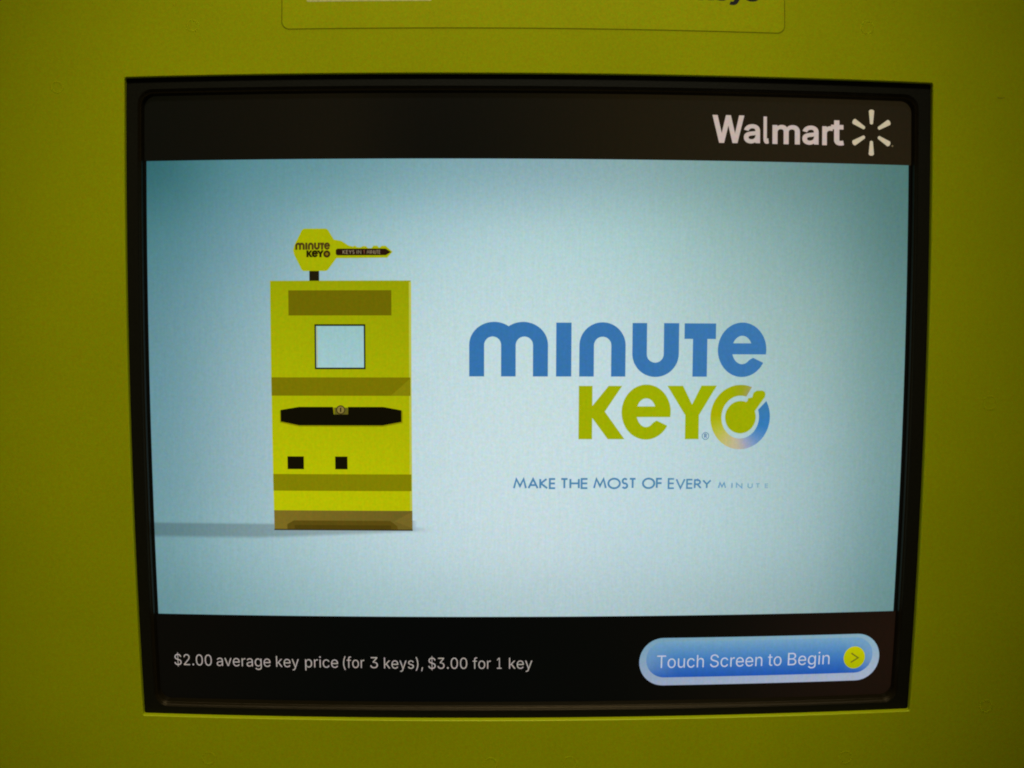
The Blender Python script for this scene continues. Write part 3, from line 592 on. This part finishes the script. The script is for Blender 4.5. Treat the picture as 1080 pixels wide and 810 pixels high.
fl = Flat(7.97)
BLUE = lambda x, y: (52+6*(x+27)/133, 113+3*(x+27)/133, 172)
GREEN = lambda x, y: (158-4*(x-20)/80, 170+3*(x-20)/80, 0)
for s in W1: fl.poly(s, BLUE)
for s in W2: fl.poly(s, GREEN)
# open ring running from green through sand to blue
KEYS = [(68, (158,152,100)), (85, (150,158,30)), (110, (155,168,0)), (175, (165,172,0)), (205, (180,184,55)), (235, (190,184,115)), (262, (188,178,150)), (285, (152,160,186)), (310, (95,140,190)), (340, (52,122,184)), (385, (58,118,168))]
def ringcol(a):
    for (a0, c0), (a1, c1) in zip(KEYS, KEYS[1:]):
        if a <= a1:
            t = max(0, (a-a0)/(a1-a0)); return [u+(v-u)*t for u, v in zip(c0, c1)]
    return KEYS[-1][1]
N = 90; b0 = len(fl.v)
for i in range(N+1):
    t = i/N; ao = 68+(390-68)*t; ai = 72.6+(380-72.6)*t; c = ringcol((ao+ai)/2)
    for a, r1_, r2_ in ((ao, 13.73, 14.7), (ai, 8.65, 9.76)):
        fl.v.append(P(94.95+r1_*math.cos(math.radians(a)), 151.45-r2_*math.sin(math.radians(a)), fl.d)); fl.c.append(lin(c))
for i in range(N): fl.face([b0+2*i, b0+2*i+1, b0+2*i+3, b0+2*i+2])
KG = (155, 168, 0)
fl.poly([ell(95.05, 151.46, 7.08, 7.4, 0, 360, 48)[:-1]], KG, 0.0)
fl.poly([[(97.0, 145.0), (98.2, 143.9), (98.3, 142.9), (100.3, 142.4), (100.6, 141.0), (101.1, 140.1), (102.3, 139.4), (104.9, 139.3), (106.0, 139.9), (106.4, 141.0), (106.1, 142.3), (101.9, 148.3), (100.5, 151.0), (96, 149)]], KG, 0.01)
fl.stroke(ell(79.15, 160.0, 1.5, 1.6, 0, 360, 26), 0.34, (92, 132, 165), 0.01)
fl.stroke([(78.75, 160.85), (78.75, 159.1), (79.3, 159.1), (79.6, 159.55), (79.3, 160.0), (78.75, 160.0)], 0.36, (70, 110, 160), 0.01)
fl.stroke([(79.2, 160.0), (79.65, 160.85)], 0.36, (70, 110, 160), 0.012)
fl.build('wordmark', picture)

fl = Flat(7.97)
TC = (78, 132, 172)
for w, x0, x1 in (('MAKE', -7.4, 11.2), ('THE', 13.9, 25.8), ('MOST', 28.8, 47.6), ('OF', 51.0, 59.6)):
    caps(fl, w, x0, x1, 179.5, 183.7, 0.88, TC, 0.22)
caps(fl, 'EVERY', 62.7, 82.0, 179.6, 183.9, 0.78, (80, 134, 172), 0.2, top1=180.5)
for k, (c, x, w_) in enumerate((('M', 85.7, 3.2), ('I', 91.9, .1), ('N', 94.0, 2.5), ('U', 99.4, 1.9), ('T', 101.9+1.2, 1.6), ('E', 107.4, 1.3))):
    f = k/5; bgc = pic(x, 183)
    col = [a+(b_-a)*(0.2+0.35*f) for a, b_ in zip((84, 138, 176), bgc)]
    top = 181.5+0.7*f
    for s in CAPS[c][1]:
        fl.stroke([(x+px/max(CAPS[c][0], .1)*w_, top+(183.9-top)*py) for px, py in s], 0.62-0.12*f, col, random.uniform(0, .004))
fl.build('tagline', picture)

# store name and starburst on the dark top bar
fl = Flat(8.05)
WC = lambda x, y: (192, 175, 165)
for ch, x0, x1, y0, bold in [('W', 80.6, 95.0, 16.0, 23), ('a', 94.85, 102.2, 19.8, 19), ('l', 103.8, 106.25, 16.25, 28), ('m', 107.9, 120.5, 19.8, 19),
                             ('a', 121.65, 129.15, 19.8, 19), ('r', 130.85, 135.7, 19.8, 20), ('t', 134.95, 141.0, 17.1, 20)]:
    letter(fl, ch, x0, x1, y0, 28.4, WC, bold)
name = fl.build('store_name', glass)
fl = Flat(8.05)
for k in range(6):
    a = math.radians(90+60*k); ca, sa = math.cos(a), -math.sin(a)*1.0
    kx = 0.97; r0, r1, w0, w1 = 3.65, 10.45, 0.72, 1.28
    pts = []
    L = [(r0+w0*0.5, -w0), (r1-w1*0.5, -w1), (r1-0.1, -w1*0.55), (r1, 0), (r1-0.1, w1*0.55), (r1-w1*0.5, w1), (r0+w0*0.5, w0), (r0, 0)]
    for r, t in L: pts.append((153.88+kx*(r*ca-t*sa), 22.15+(r*sa+t*ca)))
    fl.poly([pts], (194, 180, 150))
fl.poly([ell(163.85, 27.9, 0.42, 0.42, 0, 360, 12)[:-1]], (110, 95, 70))
fl.build('starburst', glass)

# price line on the dark bottom bar
fl = Flat(8.05)
PC = (176, 166, 159)
for w, x0, x1 in (('$2.00', -165.8, -148.0), ('average', -145.6, -120.2), ('key', -117.5, -106.9), ('price', -103.9, -88.6), ('(for', -86.2, -76.4), ('3', -73.6, -70.1)):
    word(fl, w, x0, x1, 268.6, 10.6, PC, bold=-7)
for w, x0, x1 in (('keys),', -67.2, -49.2), ('$3.00', -46.7, -28.8), ('for', -26.2, -17.9), ('1', -15.0, -12.9), ('key', -9.4, 1.3)):
    word(fl, w, x0, x1, 268.75, 10.6, PC, bold=-7)
fl.build('price_text', glass)

# start button
def stadium(x0, y0, x1, y1, rx, n=26):
    out = []; cy_ = (y0+y1)/2; ry = (y1-y0)/2
    for i in range(n+1):
        a = math.pi*i/n; y = cy_-ry*math.cos(a); s = rx*math.sin(a)
        out.append((y, x0+rx-s, x1-rx+s))
    return out
fl = Flat(8.05)
def rim(x, y):
    t = (y-254.5)/23; g = (x-51)/115
    return (114+34*t+16*g, 156+6*t+12*g, 178+10*t+8*g)
fl.rows(stadium(51.0, 254.5, 166.0, 277.55, 11.2), rim)
def blue(x, y):
    t = max(0, min(1, (y-256)/17.6))
    a, b_, c = (114, 160, 192), (66, 122, 184), (32, 84, 172)
    q = [u+(v-u)*t*2 for u, v in zip(a, b_)] if t < 0.5 else [u+(v-u)*(t*2-1) for u, v in zip(b_, c)]
    e = max(0, (abs(x-108.3)-44)/11)**2
    r = rim(x, y); e = min(1, e*0.65)
    return [u+(v-u)*e for u, v in zip(q, r)]
M_ = stadium(54.2, 256.2, 162.6, 273.7, 8.6)
fl.rows(M_, blue, 0.01)
button = fl.build('start_button', glass)
button.name = 'start_button'
fl = Flat(8.0)
BT = (192, 197, 214)
for w, x0, x1 in (('Touch', 59.3, 81.3), ('Screen', 84.3, 109.1), ('to', 111.8, 118.3), ('Begin', 121.4, 141.6)):
    word(fl, w, x0, x1, 269.05, 12.1, BT, bold=-4)
fl.poly([ell(153.7, 266.1, 5.25, 5.5, 0, 360, 40)[:-1]], lambda x, y: (178-10*(y-266)/5, 182-8*(y-266)/5, 0))
fl.stroke([(152.1, 263.9), (155.6, 266.3), (152.1, 268.5)], 0.7, (112, 112, 20), 0.01)
# the words and the arrow disc ride on the button: keep the screen one level deep
tmp = fl
tmp.build('button_lettering', glass)

# ------------------------------------------------------------------ light
w = bpy.data.worlds.new('World'); sc.world = w; w.use_nodes = True
bg = w.node_tree.nodes['Background']; bg.inputs[0].default_value = (1.0, 0.86, 0.6, 1); bg.inputs[1].default_value = 0.05
def aim(o, target):
    d = Vector(target)-o.location; o.rotation_euler = d.to_track_quat('-Z', 'Y').to_euler()
ld = bpy.data.lights.new('vignette_spot', 'SPOT'); ld.energy = 34.5; ld.color = (1.0, 0.98, 0.82)
ld.spot_size = math.radians(24.2); ld.spot_blend = 0.42; ld.shadow_soft_size = 0.10  # main spot; narrow cone added to darken the corners like lens vignetting
lo = bpy.data.objects.new('vignette_spot', ld); C.objects.link(lo)
lo.location = (0.08, -1.02, 0.76); aim(lo, (-0.028, 0, -0.115))

# added unseen lamp almost straight overhead, brightens only the edges that face up
la = bpy.data.lights.new('edge_fill_lamp', 'AREA'); la.shape = 'RECTANGLE'; la.size = 1.2; la.size_y = 0.15; la.energy = 7; la.color = (1.0, 0.98, 0.85)
lb = bpy.data.objects.new('edge_fill_lamp', la); C.objects.link(lb); lb.location = (0.0, -0.16, 1.35); aim(lb, (0, -0.10, -0.2))

# ------------------------------------------------------------------ camera
def rotm(rx, ry, rz):
    return Matrix.Rotation(rx, 3, 'X') @ Matrix.Rotation(ry, 3, 'Y') @ Matrix.Rotation(rz, 3, 'Z')
R = rotm(0.093174, -0.017641, 0.002707)     # rows: right, down, forward in (x, y-down, depth)
def tow(v): return Vector((v[0], v[2], -v[1]))
right, down, fwd = (tow(R[i]) for i in range(3))
cd = bpy.data.cameras.new('camera'); cam = bpy.data.objects.new('camera', cd); C.objects.link(cam)
mw = Matrix((right, -down, -fwd)).transposed().to_4x4()
mw.translation = tow((-0.017931, 0.086819, -0.523662))
cam.matrix_world = mw
cd.sensor_width = 36; cd.lens = 36*1260.999/1080; cd.clip_start = 0.01; cd.clip_end = 50
sc.camera = cam

sc.view_settings.view_transform = 'Standard'; sc.view_settings.look = 'None'
sc.view_settings.exposure = 0; sc.view_settings.gamma = 1
sc.cycles.filter_width = 2.0 if hasattr(sc.cycles, 'filter_width') else 1.5
sc.cycles.pixel_filter_type = 'BLACKMAN_HARRIS'
sc.cycles.max_bounces = 4
